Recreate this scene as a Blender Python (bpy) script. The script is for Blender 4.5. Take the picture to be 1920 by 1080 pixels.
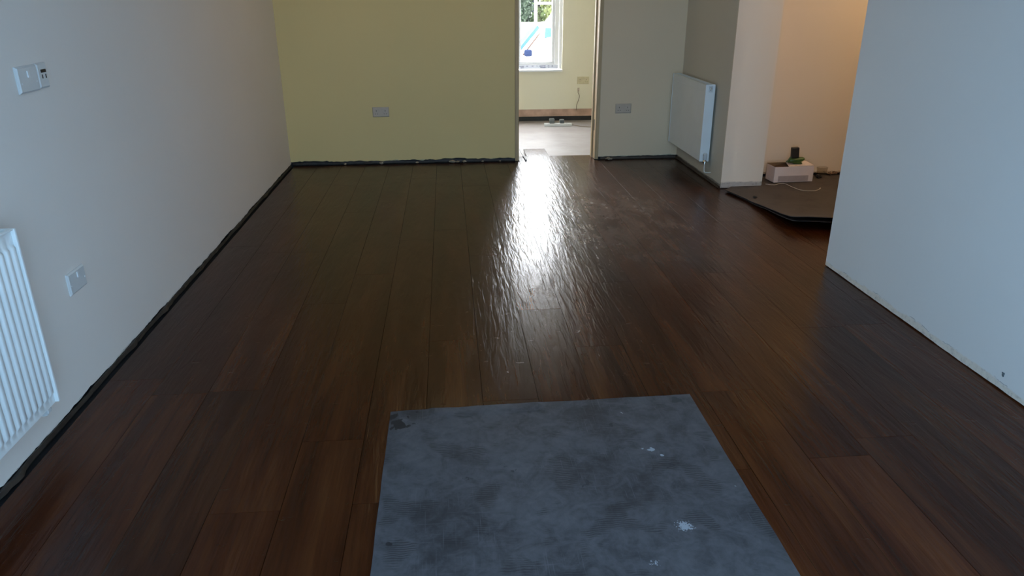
import bpy, bmesh, math, random
from mathutils import Vector, Matrix, noise
R = math.radians
random.seed(7)
S = bpy.context.scene
for o in list(bpy.data.objects): bpy.data.objects.remove(o)
COL = S.collection

# ------------------------------------------------------------ camera
cd = bpy.data.cameras.new('camera'); cam = bpy.data.objects.new('camera', cd); COL.objects.link(cam)
rt = Vector((0.99639931, -0.0847184, -0.00334797)); up = Vector((0.03446633, 0.36865914, 0.92892546)); fw = Vector((0.07746282, 0.92569608, -0.37025165))
M = Matrix((rt, up, -fw)).transposed().to_4x4(); M.translation = (0, 0, 1.45)
cam.matrix_world = M
cd.sensor_width = 36; cd.lens = 1388.98/1920*36; cd.clip_start = .02; cd.clip_end = 300
S.camera = cam

# ------------------------------------------------------------ light and exposure
S.view_settings.view_transform = 'Standard'; S.view_settings.look = 'None'
S.view_settings.exposure = 0.0; S.view_settings.gamma = 1.0; S.view_settings.use_curve_mapping = False
W = bpy.data.worlds.new('overcast_sky'); S.world = W; W.use_nodes = True
bg = W.node_tree.nodes['Background']; bg.inputs[0].default_value = (0.92, 0.96, 1.0, 1); bg.inputs[1].default_value = 27.0

def area(name, loc, rot, sx, sy, power, color, portal=False):
    l = bpy.data.lights.new(name, 'AREA'); l.shape = 'RECTANGLE'; l.size = sx; l.size_y = sy
    l.energy = power; l.color = color
    if portal: l.cycles.is_portal = True
    o = bpy.data.objects.new(name, l); COL.objects.link(o); o.location = loc; o.rotation_euler = rot
    return o
# daylight openings: an area portal faces into the room from each
area('daylight_far_window', (0.52, 9.36, 1.35), (R(-90), 0, 0), 1.7, 1.5, 1, (1, 1, 1), True)
area('daylight_patio_doors', (0.5, -0.52, 1.05), (R(90), 0, 0), 2.4, 2.05, 1, (1, 1, 1), True)
area('added_rooflight_portal', (.35, .15, 2.49), (0, 0, 0), 1.7, 1.0, 1, (1, 1, 1), True)  # portal of the added rooflight
def point(name, loc, power, color, rad=.06):
    l = bpy.data.lights.new(name, 'POINT'); l.energy = power; l.color = color; l.shadow_soft_size = rad
    o = bpy.data.objects.new(name, l); COL.objects.link(o); o.location = loc
point('side_room_bulb', (3.7, 4.9, 2.15), 32, (1.0, 0.70, 0.42))
point('warm_fill_back', (0.0, 5.4, 2.25), 8, (1.0, 0.74, 0.36), .35)  # unseen lamp added to warm the back of the room

# ------------------------------------------------------------ materials
class NT:
    def __init__(s, name):
        s.m = bpy.data.materials.new(name); s.m.use_nodes = True; s.t = s.m.node_tree; s.n = s.t.nodes; s.l = s.t.links
        s.b = s.n['Principled BSDF']; s.out = s.n['Material Output']
    def add(s, typ, **kw):
        n = s.n.new(typ)
        for k, v in kw.items(): setattr(n, k, v)
        return n
    def link(s, a, b): s.l.new(a, b)
    def coord(s, kind='Object', scale=(1, 1, 1), loc=(0, 0, 0)):
        c = s.add('ShaderNodeTexCoord'); m = s.add('ShaderNodeMapping'); s.link(c.outputs[kind], m.inputs[0])
        m.inputs['Scale'].default_value = scale; m.inputs['Location'].default_value = loc; return m.outputs[0]
    def noise(s, vec, scale, detail=4, rough=.55, dist=0):
        n = s.add('ShaderNodeTexNoise'); s.link(vec, n.inputs['Vector']); n.inputs['Scale'].default_value = scale
        n.inputs['Detail'].default_value = detail; n.inputs['Roughness'].default_value = rough; n.inputs['Distortion'].default_value = dist
        return n.outputs[0]
    def ramp(s, fac, stops):
        r = s.add('ShaderNodeValToRGB'); s.link(fac, r.inputs[0]); e = r.color_ramp.elements
        while len(e) < len(stops): e.new(.5)
        for q, (p, c) in zip(e, stops):
            q.position = p; q.color = (c, c, c, 1) if isinstance(c, (int, float)) else (*c, 1)
        return r.outputs[0]
    def math(s, op, a, b=None, c=None, clamp=False):
        n = s.add('ShaderNodeMath', operation=op); n.use_clamp = clamp
        for i, v in enumerate((a, b, c)):
            if v is None: continue
            if isinstance(v, (int, float)): n.inputs[i].default_value = v
            else: s.link(v, n.inputs[i])
        return n.outputs[0]
    def mix(s, fac, a, b, mode='MIX'):
        n = s.add('ShaderNodeMix', data_type='RGBA', blend_type=mode)
        for i, v in ((0, fac), (6, a), (7, b)):
            if isinstance(v, (int, float)): n.inputs[i].default_value = v if i == 0 else (v, v, v, 1)
            elif isinstance(v, tuple): n.inputs[i].default_value = (*v, 1)
            else: s.link(v, n.inputs[i])
        return n.outputs[2]
    def bump(s, h, strength, dist, prev=None):
        n = s.add('ShaderNodeBump'); n.inputs['Strength'].default_value = strength; n.inputs['Distance'].default_value = dist
        s.link(h, n.inputs['Height'])
        if prev is not None: s.link(prev, n.inputs['Normal'])
        return n.outputs[0]
    def set(s, color=None, rough=None, normal=None, metal=None, spec=None):
        for nm, v in (('Base Color', color), ('Roughness', rough), ('Normal', normal), ('Metallic', metal), ('Specular IOR Level', spec)):
            if v is None: continue
            if isinstance(v, tuple): s.b.inputs[nm].default_value = (*v, 1)
            elif isinstance(v, (int, float)): s.b.inputs[nm].default_value = v
            else: s.link(v, s.b.inputs[nm])
        return s.m

def simple(name, color, rough=.5, metal=0, var=.08, scale=30, spec=.5, bump=0):
    t = NT(name); v = t.coord(); n = t.noise(v, scale, 3)
    a = tuple(c*(1-var) for c in color); b = tuple(min(1, c*(1+var)) for c in color)
    col = t.ramp(n, [(.3, a), (.7, b)])
    return t.set(col, rough, t.bump(n, .3, bump) if bump else None, metal, spec)

def wall_mat(name, color, base_z=None, base_col=(.5, .46, .40), base_dark=(.12, .10, .085), amp=.03):
    t = NT(name); v = t.coord()
    big = t.noise(v, 1.3, 3, .5); fine = t.noise(v, 260, 2); mid = t.noise(v, 22, 3)
    col = t.ramp(big, [(.3, tuple(c*.97 for c in color)), (.7, color)])
    if base_z is not None:
        sp = t.add('ShaderNodeSeparateXYZ'); t.link(v, sp.inputs[0]); z = sp.outputs[2]
        n1 = t.noise(v, 5.5, 5, .65); lim = t.math('MULTIPLY_ADD', n1, amp*2, base_z-amp)
        m = t.math('MULTIPLY', t.math('SUBTRACT', lim, z), 150, clamp=True)
        n2 = t.noise(v, 38, 5, .7)
        bc = t.ramp(n2, [(.32, base_dark), (.46, base_col), (.8, tuple(min(1, c*1.15) for c in base_col))])
        col = t.mix(m, col, bc)
        # thin dark crack following the torn edge
        d = t.math('ABSOLUTE', t.math('SUBTRACT', lim, z)); cr = t.math('SUBTRACT', 1, t.math('MULTIPLY', d, 420), clamp=True)
        cr = t.math('MULTIPLY', cr, t.ramp(t.noise(v, 9, 3), [(.50, 0), (.58, 1)]))
        col = t.mix(t.math('MULTIPLY', cr, .7), col, (.16, .14, .12))
    nb = t.bump(mid, .25, .002, t.bump(fine, .25, .0006))
    return t.set(col, .72, nb, spec=.3)

MW_left = wall_mat('paint_left_wall', (.765, .72, .665), .015, (.52, .5, .42), amp=.02)
MW_back = wall_mat('warm_lit_cream_back_wall', (.79, .60, .275), .025, (.50, .47, .34), amp=.03)  # cream made yellower: warmer light at the back put into the colour
MW_right = wall_mat('paint_right_wall', (.70, .70, .68), .035, (.66, .60, .52), (.45, .40, .36), amp=.03)
MW_pil = wall_mat('paint_chimney', (.74, .645, .52), .055, (.42, .37, .32), (.20, .17, .14), amp=.03)
MW_alc = wall_mat('paint_alcove', (.70, .60, .47), .05, (.50, .40, .28), amp=.025)
MW_far = wall_mat('paint_far_room', (.74, .70, .55))
M_ceil = simple('ceiling_paint', (.72, .71, .68), .9)
M_black = simple('bitumen_black', (.012, .012, .013), .7, var=.4, scale=18)
M_dpm = simple('damp_proof_membrane', (.020, .016, .013), .6, var=.5, scale=25, bump=.004)
M_batten = simple('dark_batten', (.055, .040, .028), .6, var=.3, scale=20)
M_pink = simple('bare_pink_plaster', (.46, .30, .23), .9, var=.22, scale=9)
M_plastic = simple('white_plastic', (.62, .63, .62), .35, var=.02)
M_sock = simple('aged_socket_plastic', (.53, .43, .33), .45, var=.03)
M_enamel = simple('white_radiator_enamel', (.80, .83, .82), .28, var=.02, scale=8)
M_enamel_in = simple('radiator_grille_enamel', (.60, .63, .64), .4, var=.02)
M_chrome = simple('chrome_fitting', (.55, .52, .47), .25, 1, var=.05)
M_pipe = simple('painted_pipe', (.62, .58, .50), .4)
M_hole = simple('dark_slot', (.015, .015, .017), .5)
M_screw = simple('screw_cap', (.72, .73, .73), .35)
M_jamb = None
def wood_mat(name, c1, c2, sc=(30, 30, 1.5), rough=.6):
    t = NT(name); v = t.coord(scale=sc); n = t.noise(v, 1.6, 5, .6, .6)
    return t.set(t.ramp(n, [(.3, c1), (.7, c2)]), rough, t.bump(n, .2, .001))
M_jamb = wood_mat('pine_lining', (.42, .29, .145), (.60, .45, .26))
M_card_w = simple('white_card', (.66, .57, .53), .6, var=.04, scale=12)
M_card_g = simple('grey_card', (.36, .30, .28), .6, var=.05)
M_kraft = simple('brown_card', (.20, .12, .055), .8, var=.15)
M_green = simple('green_plastic', (.035, .085, .012), .4, var=.25, scale=40)
M_blk = simple('black_plastic', (.010, .009, .008), .5)
M_cable_w = simple('pale_cable', (.50, .46, .40), .4)
M_cable_b = simple('brown_flex', (.20, .15, .09), .5)
M_metal = simple('dull_metal', (.10, .10, .10), .4, .6, var=.3, scale=60)
M_upvc = simple('white_upvc', (.78, .79, .82), .3, var=.01)
M_tape = simple('protective_tape', (.62, .64, .70), .35, var=.03)
M_ink = simple('blue_ink', (.05, .06, .14), .5)
M_rubble = simple('rubble', (.16, .10, .06), .9, var=.5, scale=45, bump=.01)

def glass_mat(name, tint=(1, 1, 1), gloss=.06):
    t = NT(name); t.n.remove(t.b)
    a = t.add('ShaderNodeBsdfTransparent'); a.inputs[0].default_value = (*tint, 1)
    g = t.add('ShaderNodeBsdfGlossy'); g.inputs['Roughness'].default_value = .02
    f = t.add('ShaderNodeMixShader'); f.inputs[0].default_value = gloss
    t.link(a.outputs[0], f.inputs[1]); t.link(g.outputs[0], f.inputs[2]); t.link(f.outputs[0], t.out.inputs[0]); return t.m
M_glass = glass_mat('window_glass')
M_tint = glass_mat('light_tint_glass', (.39, .49, .58), .04)  # made-up tint on unseen panes, dims and blues the daylight
M_clear = glass_mat('clear_plastic', (.86, .83, .78), .10)

def floor_mat():
    t = NT('dark_oiled_oak'); uv = t.add('ShaderNodeUVMap'); uv.uv_map = 'UVMap'
    def mp(sc):
        m = t.add('ShaderNodeMapping'); t.link(uv.outputs[0], m.inputs[0]); m.inputs['Scale'].default_value = sc; return m.outputs[0]
    at = t.add('ShaderNodeAttribute', attribute_name='plank'); rnd = at.outputs['Fac']
    band = t.noise(mp((9, .9, 1)), 1, 4, .6, .4)
    grain = t.noise(mp((130, 4, 1)), 1, 5, .65, .8)
    blot = t.noise(mp((5, 3, 1)), 1, 4, .6)
    c = t.ramp(band, [(.28, (.020, .0045, .0009)), (.5, (.041, .0105, .0024)), (.72, (.074, .0235, .0065))])
    c = t.mix(.55, c, t.ramp(grain, [(.25, .55), (.75, 1.35)]), 'MULTIPLY')
    k = t.math('MULTIPLY_ADD', rnd, .42, .76); ck = t.add('ShaderNodeCombineXYZ')
    for i in range(3): t.link(k, ck.inputs[i])
    c = t.mix(1, c, ck.outputs[0], 'MULTIPLY')
    # some planks lean redder
    r2 = t.math('FRACT', t.math('MULTIPLY', rnd, 7.13)); c = t.mix(t.math('MULTIPLY', r2, .25), c, t.mix(1, c, (1.35, .88, .72), 'MULTIPLY'))
    # pale haze right of the door: dusty film plus painted far-wall reflection
    ob = t.coord(); dn = t.noise(t.coord(scale=(1.6, .8, 1)), 3.0, 8, .72, .3)
    dist = t.add('ShaderNodeVectorMath', operation='DISTANCE')
    sc = t.add('ShaderNodeVectorMath', operation='MULTIPLY'); t.link(ob, sc.inputs[0]); sc.inputs[1].default_value = (1, .62, 0)
    t.link(sc.outputs[0], dist.inputs[0]); dist.inputs[1].default_value = (1.12, 5.0*.62, 0)
    fall = t.math('SUBTRACT', 1, t.math('DIVIDE', dist.outputs['Value'], .95), clamp=True)
    dust_sheen = t.math('MULTIPLY', t.ramp(dn, [(.34, 0), (.80, 1)]), fall, clamp=True)
    c = t.mix(t.math('MULTIPLY', dust_sheen, .85), c, (.27, .205, .17))
    # worn paler arrises along some plank edges
    sx = t.add('ShaderNodeSeparateXYZ'); t.link(ob, sx.inputs[0])
    fr = t.math('FRACT', t.math('DIVIDE', t.math('SUBTRACT', sx.outputs[0], .0935-2.135), .2135))
    ed = t.math('MINIMUM', fr, t.math('SUBTRACT', 1, fr)); line = t.math('SUBTRACT', 1, t.math('DIVIDE', ed, .011), clamp=True)
    wear = t.ramp(t.noise(t.coord(scale=(4, .55, 1)), 1.1, 2), [(.50, 0), (.60, 1)])
    c = t.mix(t.math('MULTIPLY', t.math('MULTIPLY', line, wear), .8), c, (.115, .066, .036))
    rough = t.math('MULTIPLY_ADD', blot, .14, .155)
    rough = t.math('ADD', rough, t.math('MULTIPLY', dust_sheen, .10))
    rip = t.noise(mp((44, 5, 1)), 1, 3, .5, .7)      # hand-scraped ripples
    und = t.noise(mp((7, 2.2, 1)), 1, 2, .5, .3)
    kn = t.ramp(t.noise(mp((15, 24, 1)), 1, 4, .6), [(.66, 1), (.76, 0)])
    nb = t.bump(und, .13, .02); nb = t.bump(rip, .22, .010, nb); nb = t.bump(grain, .16, .0016, nb); nb = t.bump(kn, .35, .003, nb)
    return t.set(c, rough, nb, spec=.19)
M_floor = floor_mat()

def mat_mat(name, c_lo, c_hi, specks=True):
    t = NT(name); v = t.coord()
    a = t.noise(v, 3.2, 6, .62, .5); b = t.noise(v, 13, 6, .7, 1.0); cz = t.noise(v, 60, 3, .6)
    f = t.math('MULTIPLY_ADD', b, .45, t.math('MULTIPLY', a, .55))
    f = t.math('MULTIPLY_ADD', cz, .14, t.math('SUBTRACT', f, .07))
    mid = tuple((x+y)/2 for x, y in zip(c_lo, c_hi))
    c = t.ramp(f, [(.30, tuple(x*.55 for x in c_lo)), (.41, tuple(x*1.1 for x in c_lo)), (.52, mid), (.68, c_hi)])
    # boot-tread prints: fine ribs inside patches
    w = t.add('ShaderNodeTexWave', wave_type='BANDS', bands_direction='Y'); t.link(v, w.inputs[0]); w.inputs['Scale'].default_value = 34; w.inputs['Distortion'].default_value = 6; w.inputs['Detail Scale'].default_value = .6
    msk = t.ramp(t.noise(v, 7.3, 3, .5), [(.56, 0), (.62, 1)])
    rib = t.math('MULTIPLY', t.math('MULTIPLY', w.outputs[1], msk), .75)
    c = t.mix(rib, c, tuple(x*.45 for x in c_lo))
    # fine scratched cross-hatch
    h1 = t.ramp(t.noise(t.coord(scale=(260, 6, 1)), 1, 2), [(.62, 0), (.72, 1)]); h2 = t.ramp(t.noise(t.coord(scale=(6, 260, 1)), 1, 2), [(.62, 0), (.72, 1)])
    hh = t.math('MULTIPLY', t.math('MAXIMUM', h1, h2), t.ramp(a, [(.42, .4), (.55, 0)]))
    c = t.mix(hh, c, tuple(x*1.35 for x in c_hi))
    if specks:
        def spot(x, y, r, col, c, wob=.02, k=120):
            d = t.add('ShaderNodeVectorMath', operation='DISTANCE')
            n = t.add('ShaderNodeVectorMath', operation='MULTIPLY_ADD'); nn = t.add('ShaderNodeTexNoise'); t.link(v, nn.inputs['Vector']); nn.inputs['Scale'].default_value = k; nn.inputs['Detail'].default_value = 3
            t.link(nn.outputs['Color'], n.inputs[0]); n.inputs[1].default_value = (wob*2, wob*2, 0); t.link(v, n.inputs[2])
            t.link(n.outputs[0], d.inputs[0]); d.inputs[1].default_value = (x+wob, y+wob, 0)
            flat = d.outputs['Value']; m = t.math('MULTIPLY', t.math('SUBTRACT', r, flat), 600, clamp=True)
            return t.mix(t.math('MULTIPLY', m, .9), c, col)
        for (x, y, r, col, wob, k) in SPOTS: c = spot(x, y, r, col, c, wob, k)
    return t.set(c, .62, t.bump(f, .3, .003), spec=.4)
wh = (.27, .285, .31); dk = (.006, .007, .009)
SPOTS = [(0.648, 2.09, .012, wh, .015, 60), (0.675, 2.055, .010, wh, .012, 70), (0.622, 2.10, .006, wh, .010, 60), (0.645, 1.70, .020, wh, .035, 150), (0.605, 2.335, .006, wh, .02, 60),
         (0.89-.03, 1.87, .006, wh, .01, 60), (0.52, 1.56, .010, wh, .03, 120),
         (-0.215, 2.33, .030, dk, .05, 28), (-0.235, 2.385, .018, dk, .03, 30), (-0.155, 2.405, .014, dk, .03, 28), (0.30, 2.405, .012, (.03, .035, .04), .04, 30), (0.83, 2.41, .018, (.02, .025, .03), .04, 30),
         (-0.185, 2.375, .010, dk, .03, 30), (-0.16, 2.33, .008, dk, .03, 35), (-0.24, 2.30, .012, dk, .03, 30), (0.02, 1.98, .010, (.02, .022, .027), .04, 40), (0.16, 2.02, .012, (.02, .022, .027), .05, 40), (0.06, 1.72, .010, (.02, .022, .027), .05, 40), (0.40, 1.92, .012, (.02, .022, .027), .05, 30), (0.69, 2.0, .014, (.018, .02, .025), .05, 30),
         (-0.21, 1.70, .010, dk, .01, 40), (0.545, 2.26, .010, (.015, .018, .02), .02, 50)]
M_slate = mat_mat('slate_sheet', (.028, .028, .032), (.090, .088, .096))
M_slate2 = mat_mat('grey_sheet', (.045, .037, .034), (.070, .058, .053), False)

# ------------------------------------------------------------ mesh helpers
def link(name, bm, mat, parent=None, loc=None, smooth=False, angle=30):
    me = bpy.data.meshes.new(name); bmesh.ops.recalc_face_normals(bm, faces=bm.faces); bm.to_mesh(me); bm.free()
    if smooth:
        for p in me.polygons: p.use_smooth = True
        try: me.set_sharp_from_angle(angle=R(angle))
        except Exception: pass
    o = bpy.data.objects.new(name, me); COL.objects.link(o)
    if mat: me.materials.append(mat)
    if parent: o.parent = parent
    if loc: o.location = loc
    return o
def box(bm, x0, x1, y0, y1, z0, z1, bev=0, seg=2, M=None):
    vs = [bm.verts.new((x, y, z)) for x in (x0, x1) for y in (y0, y1) for z in (z0, z1)]
    idx = [(0, 1, 3, 2), (4, 6, 7, 5), (0, 4, 5, 1), (2, 3, 7, 6), (0, 2, 6, 4), (1, 5, 7, 3)]
    fs = [bm.faces.new([vs[i] for i in f]) for f in idx]
    if bev:
        es = list({e for f in fs for e in f.edges})
        r = bmesh.ops.bevel(bm, geom=es, offset=bev, segments=seg, profile=.5, affect='EDGES')
        vs = list({v for f in r['faces'] for v in f.verts} | {v for v in vs if v.is_valid})
    if M is not None:
        for v in vs:
            if v.is_valid: v.co = M @ v.co
    return vs
def BM(): return bmesh.new()
def tube(bm, pts, r, seg=8, cap=True):
    pts = [Vector(p) for p in pts]; rings = []; ref = Vector((0, 0, 1)); prev = None
    for i, p in enumerate(pts):
        d = (pts[min(i+1, len(pts)-1)] - pts[max(i-1, 0)]).normalized()
        a = prev if prev is not None else (Vector((0, 0, 1)) if abs(d.z) < .9 else Vector((1, 0, 0)))
        u = (a - d*a.dot(d)).normalized(); w = d.cross(u); prev = u
        rr = r[i] if isinstance(r, (list, tuple)) else r
        rings.append([bm.verts.new(p + (u*math.cos(2*math.pi*k/seg) + w*math.sin(2*math.pi*k/seg))*rr) for k in range(seg)])
    for A, B in zip(rings, rings[1:]):
        for k in range(seg): bm.faces.new((A[k], A[(k+1) % seg], B[(k+1) % seg], B[k]))
    if cap: bm.faces.new(rings[0][::-1]); bm.faces.new(rings[-1])
def smooth_pts(pts, n=6):
    P = [Vector(p) for p in pts]; P = [P[0]*2-P[1]] + P + [P[-1]*2-P[-2]]; out = []
    for i in range(1, len(P)-2):
        for k in range(n):
            t = k/n; a, b, c, d = P[i-1:i+3]
            out.append(.5*((2*b)+(c-a)*t+(2*a-5*b+4*c-d)*t*t+(3*b-a-3*c+d)*t**3))
    out.append(P[-2]); return out
def prism(bm, poly, z0, z1):
    lo = [bm.verts.new((x, y, z0)) for x, y in poly]; hi = [bm.verts.new((x, y, z1)) for x, y in poly]
    n = len(poly); bm.faces.new(lo[::-1]); bm.faces.new(hi)
    for i in range(n): bm.faces.new((lo[i], lo[(i+1) % n], hi[(i+1) % n], hi[i]))
def cyl(bm, c, ax, r, h, seg=16):
    c = Vector(c); a = Vector(ax).normalized(); tube(bm, [c, c+a*h], r, seg)
def thing(name, label, cat, loc=(0, 0, 0), rz=0, group=None):
    o = bpy.data.objects.new(name, None); COL.objects.link(o); o.empty_display_size = .1
    o.location = loc; o.rotation_euler = (0, 0, rz); o['label'] = label; o['category'] = cat
    if group: o['group'] = group
    return o
def tag(o, label, cat, group=None):
    o['label'] = label; o['category'] = cat
    if group: o['group'] = group
    return o
def struct(name, bm, mat, parent=None, **k):
    o = link(name, bm, mat, parent, **k)
    if not parent: o['kind'] = 'structure'
    return o

# ------------------------------------------------------------ setting: floor
def build_floor():
    bm = BM(); uvl = bm.loops.layers.uv.new('UVMap'); cl = bm.verts.layers.float.new('plank')
    w = .2135; x0 = .0935
    joints = {-5: [2.64, .98], -4: [1.882, 3.5], -3: [3.9, 2.25], -2: [1.893, 4.5], -1: [3.018, 4.7], 0: [4.163, 5.87, 2.47], 1: [3.33, 5.03], 2: [4.55, 6.2, 2.9], 3: [3.66, 5.4], 4: [2.465, 4.10, 5.75], 5: [4.15, 6.65, 2.0], 6: [2.10, 3.75, 5.3], 7: [3.0, 4.7]}
    rows = range(-8, 21)
    for k in rows:
        a = x0 + k*w; b = a + w
        a2, b2 = max(a, -1.425), min(b, 4.6)
        if b2-a2 < .02: continue
        if a < 2.2: lo, hi = -1.5, 6.755 if b < 1.9 else 6.75
        elif a < 2.46: lo, hi = 3.0, 5.86
        else: lo, hi = 3.0, 5.86
        if .6 < (a+b)/2 < 1.42:
            hi = 7.35 if 0.70 < a < .78 else (6.995 if a < 1.2 else 6.90)
            if a < .6: hi = 6.995
        js = joints.get(k, [])
        base = js[0] if js else random.uniform(0, 1.7)
        cuts = set(js)
        y = (min(js) if js else base)
        while y > lo: y -= 1.7; cuts.add(y)
        y = max(js) if js else base
        while y < hi: y += 1.68 if js else 1.7; cuts.add(y)
        ys = [lo] + sorted(c for c in cuts if lo+.1 < c < hi-.1) + [hi]
        for ya, yb in zip(ys, ys[1:]):
            rv = random.random(); ox, oy = random.uniform(0, 50), random.uniform(0, 50)
            segs = [(a2, b2)]
            if k == 2 and yb > 6.78:   # row cut round the left lining
                pieces = [(a2, b2, ya, 6.755), (max(a2, .64), b2, 6.755, yb)]
            elif k == 5 and yb > 6.78:
                pieces = [(a2, b2, ya, 6.755), (a2, min(b2, 1.34), 6.755, yb)]
            else: pieces = [(a2, b2, ya, yb)]
            for (xa, xb, yc, yd) in pieces:
                if xb-xa < .03 or yd-yc < .02: continue
                g, ch, dz = .0008, .0001, .0001
                X = [xa+g, xb-g]; Y = [yc+g, yd-g]
                top = [bm.verts.new((X[0]+ch, Y[0]+ch, 0)), bm.verts.new((X[1]-ch, Y[0]+ch, 0)), bm.verts.new((X[1]-ch, Y[1]-ch, 0)), bm.verts.new((X[0]+ch, Y[1]-ch, 0))]
                md = [bm.verts.new((X[0], Y[0], -dz)), bm.verts.new((X[1], Y[0], -dz)), bm.verts.new((X[1], Y[1], -dz)), bm.verts.new((X[0], Y[1], -dz))]
                lw = [bm.verts.new((v.co.x, v.co.y, -.018)) for v in md]
                fs = [bm.faces.new(top)]
                for q in range(4):
                    fs.append(bm.faces.new((md[q], md[(q+1) % 4], top[(q+1) % 4], top[q]))); fs.append(bm.faces.new((lw[q], lw[(q+1) % 4], md[(q+1) % 4], md[q])))
                for v in top+md+lw: v[cl] = rv
                for f in fs:
                    for l in f.loops: l[uvl].uv = (l.vert.co.x+ox, l.vert.co.y+oy)
    return struct('floor', bm, M_floor)
build_floor()
bm = BM(); box(bm, -1.7, 4.9, -1.6, 6.99, -.10, -.0185); struct('floor_subbase', bm, M_black)
def screed():
    t = NT('dusty_screed'); v = t.coord()
    a = t.noise(v, 2.2, 5, .6); sm = t.noise(t.coord(scale=(2.2, 14, 1)), 1.3, 4, .6, .5)
    c = t.ramp(a, [(.35, (.225, .20, .19)), (.65, (.29, .265, .255))])
    c = t.mix(t.ramp(sm, [(.62, 0), (.70, .45)]), c, (.14, .12, .105))
    return t.set(c, .55, t.bump(a, .2, .004))
bm = BM(); box(bm, -1.6, 3.2, 6.90, 9.30, -.14, -.030); struct('floor_far_room', bm, screed())

# ------------------------------------------------------------ setting: walls (plaster slabs with torn lower edge)
def plaster(name, p0, p1, zt, mat, thick, zb=.02, amp=.008, step=.02, seed=0):
    """slab from p0 to p1 (face line, xy); thickness goes to the right-hand side normal given by 'thick' vector"""
    p0, p1, th = Vector((*p0, 0)), Vector((*p1, 0)), Vector((*thick, 0)); L = (p1-p0).length; n = max(2, int(L/step)); bm = BM()
    F, K = [], []
    for i in range(n+1):
        p = p0.lerp(p1, i/n); s = i*L/n
        z = zb + amp*(noise.noise(Vector((s*3, seed, 0)))*1.1 + .6*noise.noise(Vector((s*14, seed, 3))) + .35*noise.noise(Vector((s*45, seed, 7))))
        z = max(.003, z)
        F.append([bm.verts.new((p.x, p.y, q)) for q in (z, z+.05, zt)]); K.append([bm.verts.new((p.x+th.x, p.y+th.y, q)) for q in (z, zt)])
    for i in range(n):
        a, b, c, d = F[i], F[i+1], K[i], K[i+1]
        bm.faces.new((a[0], b[0], b[1], a[1])); bm.faces.new((a[1], b[1], b[2], a[2])); bm.faces.new((a[0], c[0], d[0], b[0])); bm.faces.new((a[2], b[2], d[1], c[1])); bm.faces.new((c[0], c[1], d[1], d[0]))
    for q in (0, n): bm.faces.new((F[q][0], F[q][1], F[q][2], K[q][1], K[q][0]))
    return struct(name, bm, mat)
H = 2.4
XL, YB, XR = -1.437, 6.80, 2.11
plaster('wall_left', (XL, -1.5), (XL, 6.9), H, MW_left, (-.015, 0), zb=.014, amp=.012, seed=1)
bm = BM(); box(bm, -1.60, XL-.016, -1.5, 7.0, -.05, H); struct('wall_left_masonry', bm, M_black)
# far (back) wall of the main room, either side of the doorway
plaster('wall_back', (XL, YB), (.602, YB), H, MW_back, (0, .014), zb=.030, amp=.014, seed=5)
plaster('wall_back_right', (1.380, YB), (2.135, YB), H, wall_mat('warm_lit_back_wall_right', (.79, .62, .42), .03, (.36, .34, .26), amp=.03), (0, .014), zb=.024, amp=.010, seed=9)  # warm light of the back end is in this colour too
bm = BM(); box(bm, .56, 1.42, YB, YB+.014, 2.03, H); struct('wall_back_over_door', bm, MW_back)
bm = BM(); box(bm, -1.60, .602, YB+.015, 6.985, -.05, H); box(bm, 1.380, 2.5, YB+.015, 6.985, -.05, H); box(bm, .602, 1.38, YB+.015, 6.985, 2.04, H); struct('wall_back_masonry', bm, M_black)
bm = BM(); box(bm, -1.60, .602, 6.986, 7.0, -.015, H); box(bm, 1.380, 3.2, 6.986, 7.0, -.015, H); box(bm, .602, 1.38, 6.986, 7.0, 2.04, H); struct('wall_far_room_front', bm, MW_far)
# chimney breast: left face carries the radiator
XC, YC = 2.128, 5.59
MW_side = wall_mat('paint_chimney_side', (.66, .60, .49), .02, (.40, .37, .32), amp=.02)
plaster('wall_chimney_side', (XC, YC+.0145), (XC, YB), H, MW_side, (.014, 0), zb=.030, amp=.008, seed=12)
plaster('wall_chimney_front', (XC, YC), (2.462, YC), H, MW_pil, (0, .014), zb=.006, amp=.003, seed=15)
bm = BM(); box(bm, XC+.016, 2.462, YC+.015, 6.99, 0.002, H); struct('wall_chimney_core', bm, MW_pil)
# alcove wall of the side room
plaster('wall_alcove', (2.462, 5.92), (4.7, 5.92), H, MW_alc, (0, .02), zb=.030, amp=.014, seed=21)
bm = BM(); box(bm, 2.463, 4.8, 5.941, 6.05, -.05, H); struct('wall_alcove_masonry', bm, M_black)
bm = BM(); box(bm, 4.7, 4.8, 2.9, 5.94, -.05, H); struct('wall_side_room_right', bm, MW_alc)
bm = BM(); box(bm, 2.26, 4.8, 2.9, 3.0, -.05, H); struct('wall_side_room_front', bm, MW_alc)
# right wall
plaster('wall_right', (XR, -1.5), (XR, 3.805), H, MW_right, (.12, 0), zb=.005, amp=.003, seed=30)
# camera-side wall with patio doors
bm = BM(); box(bm, -1.6, -.72, -.65, -.55, -.05, H); box(bm, 1.72, 2.25, -.65, -.55, -.05, H); box(bm, -.72, 1.72, -.65, -.55, 2.1, H); struct('wall_front', bm, MW_left)
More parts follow.
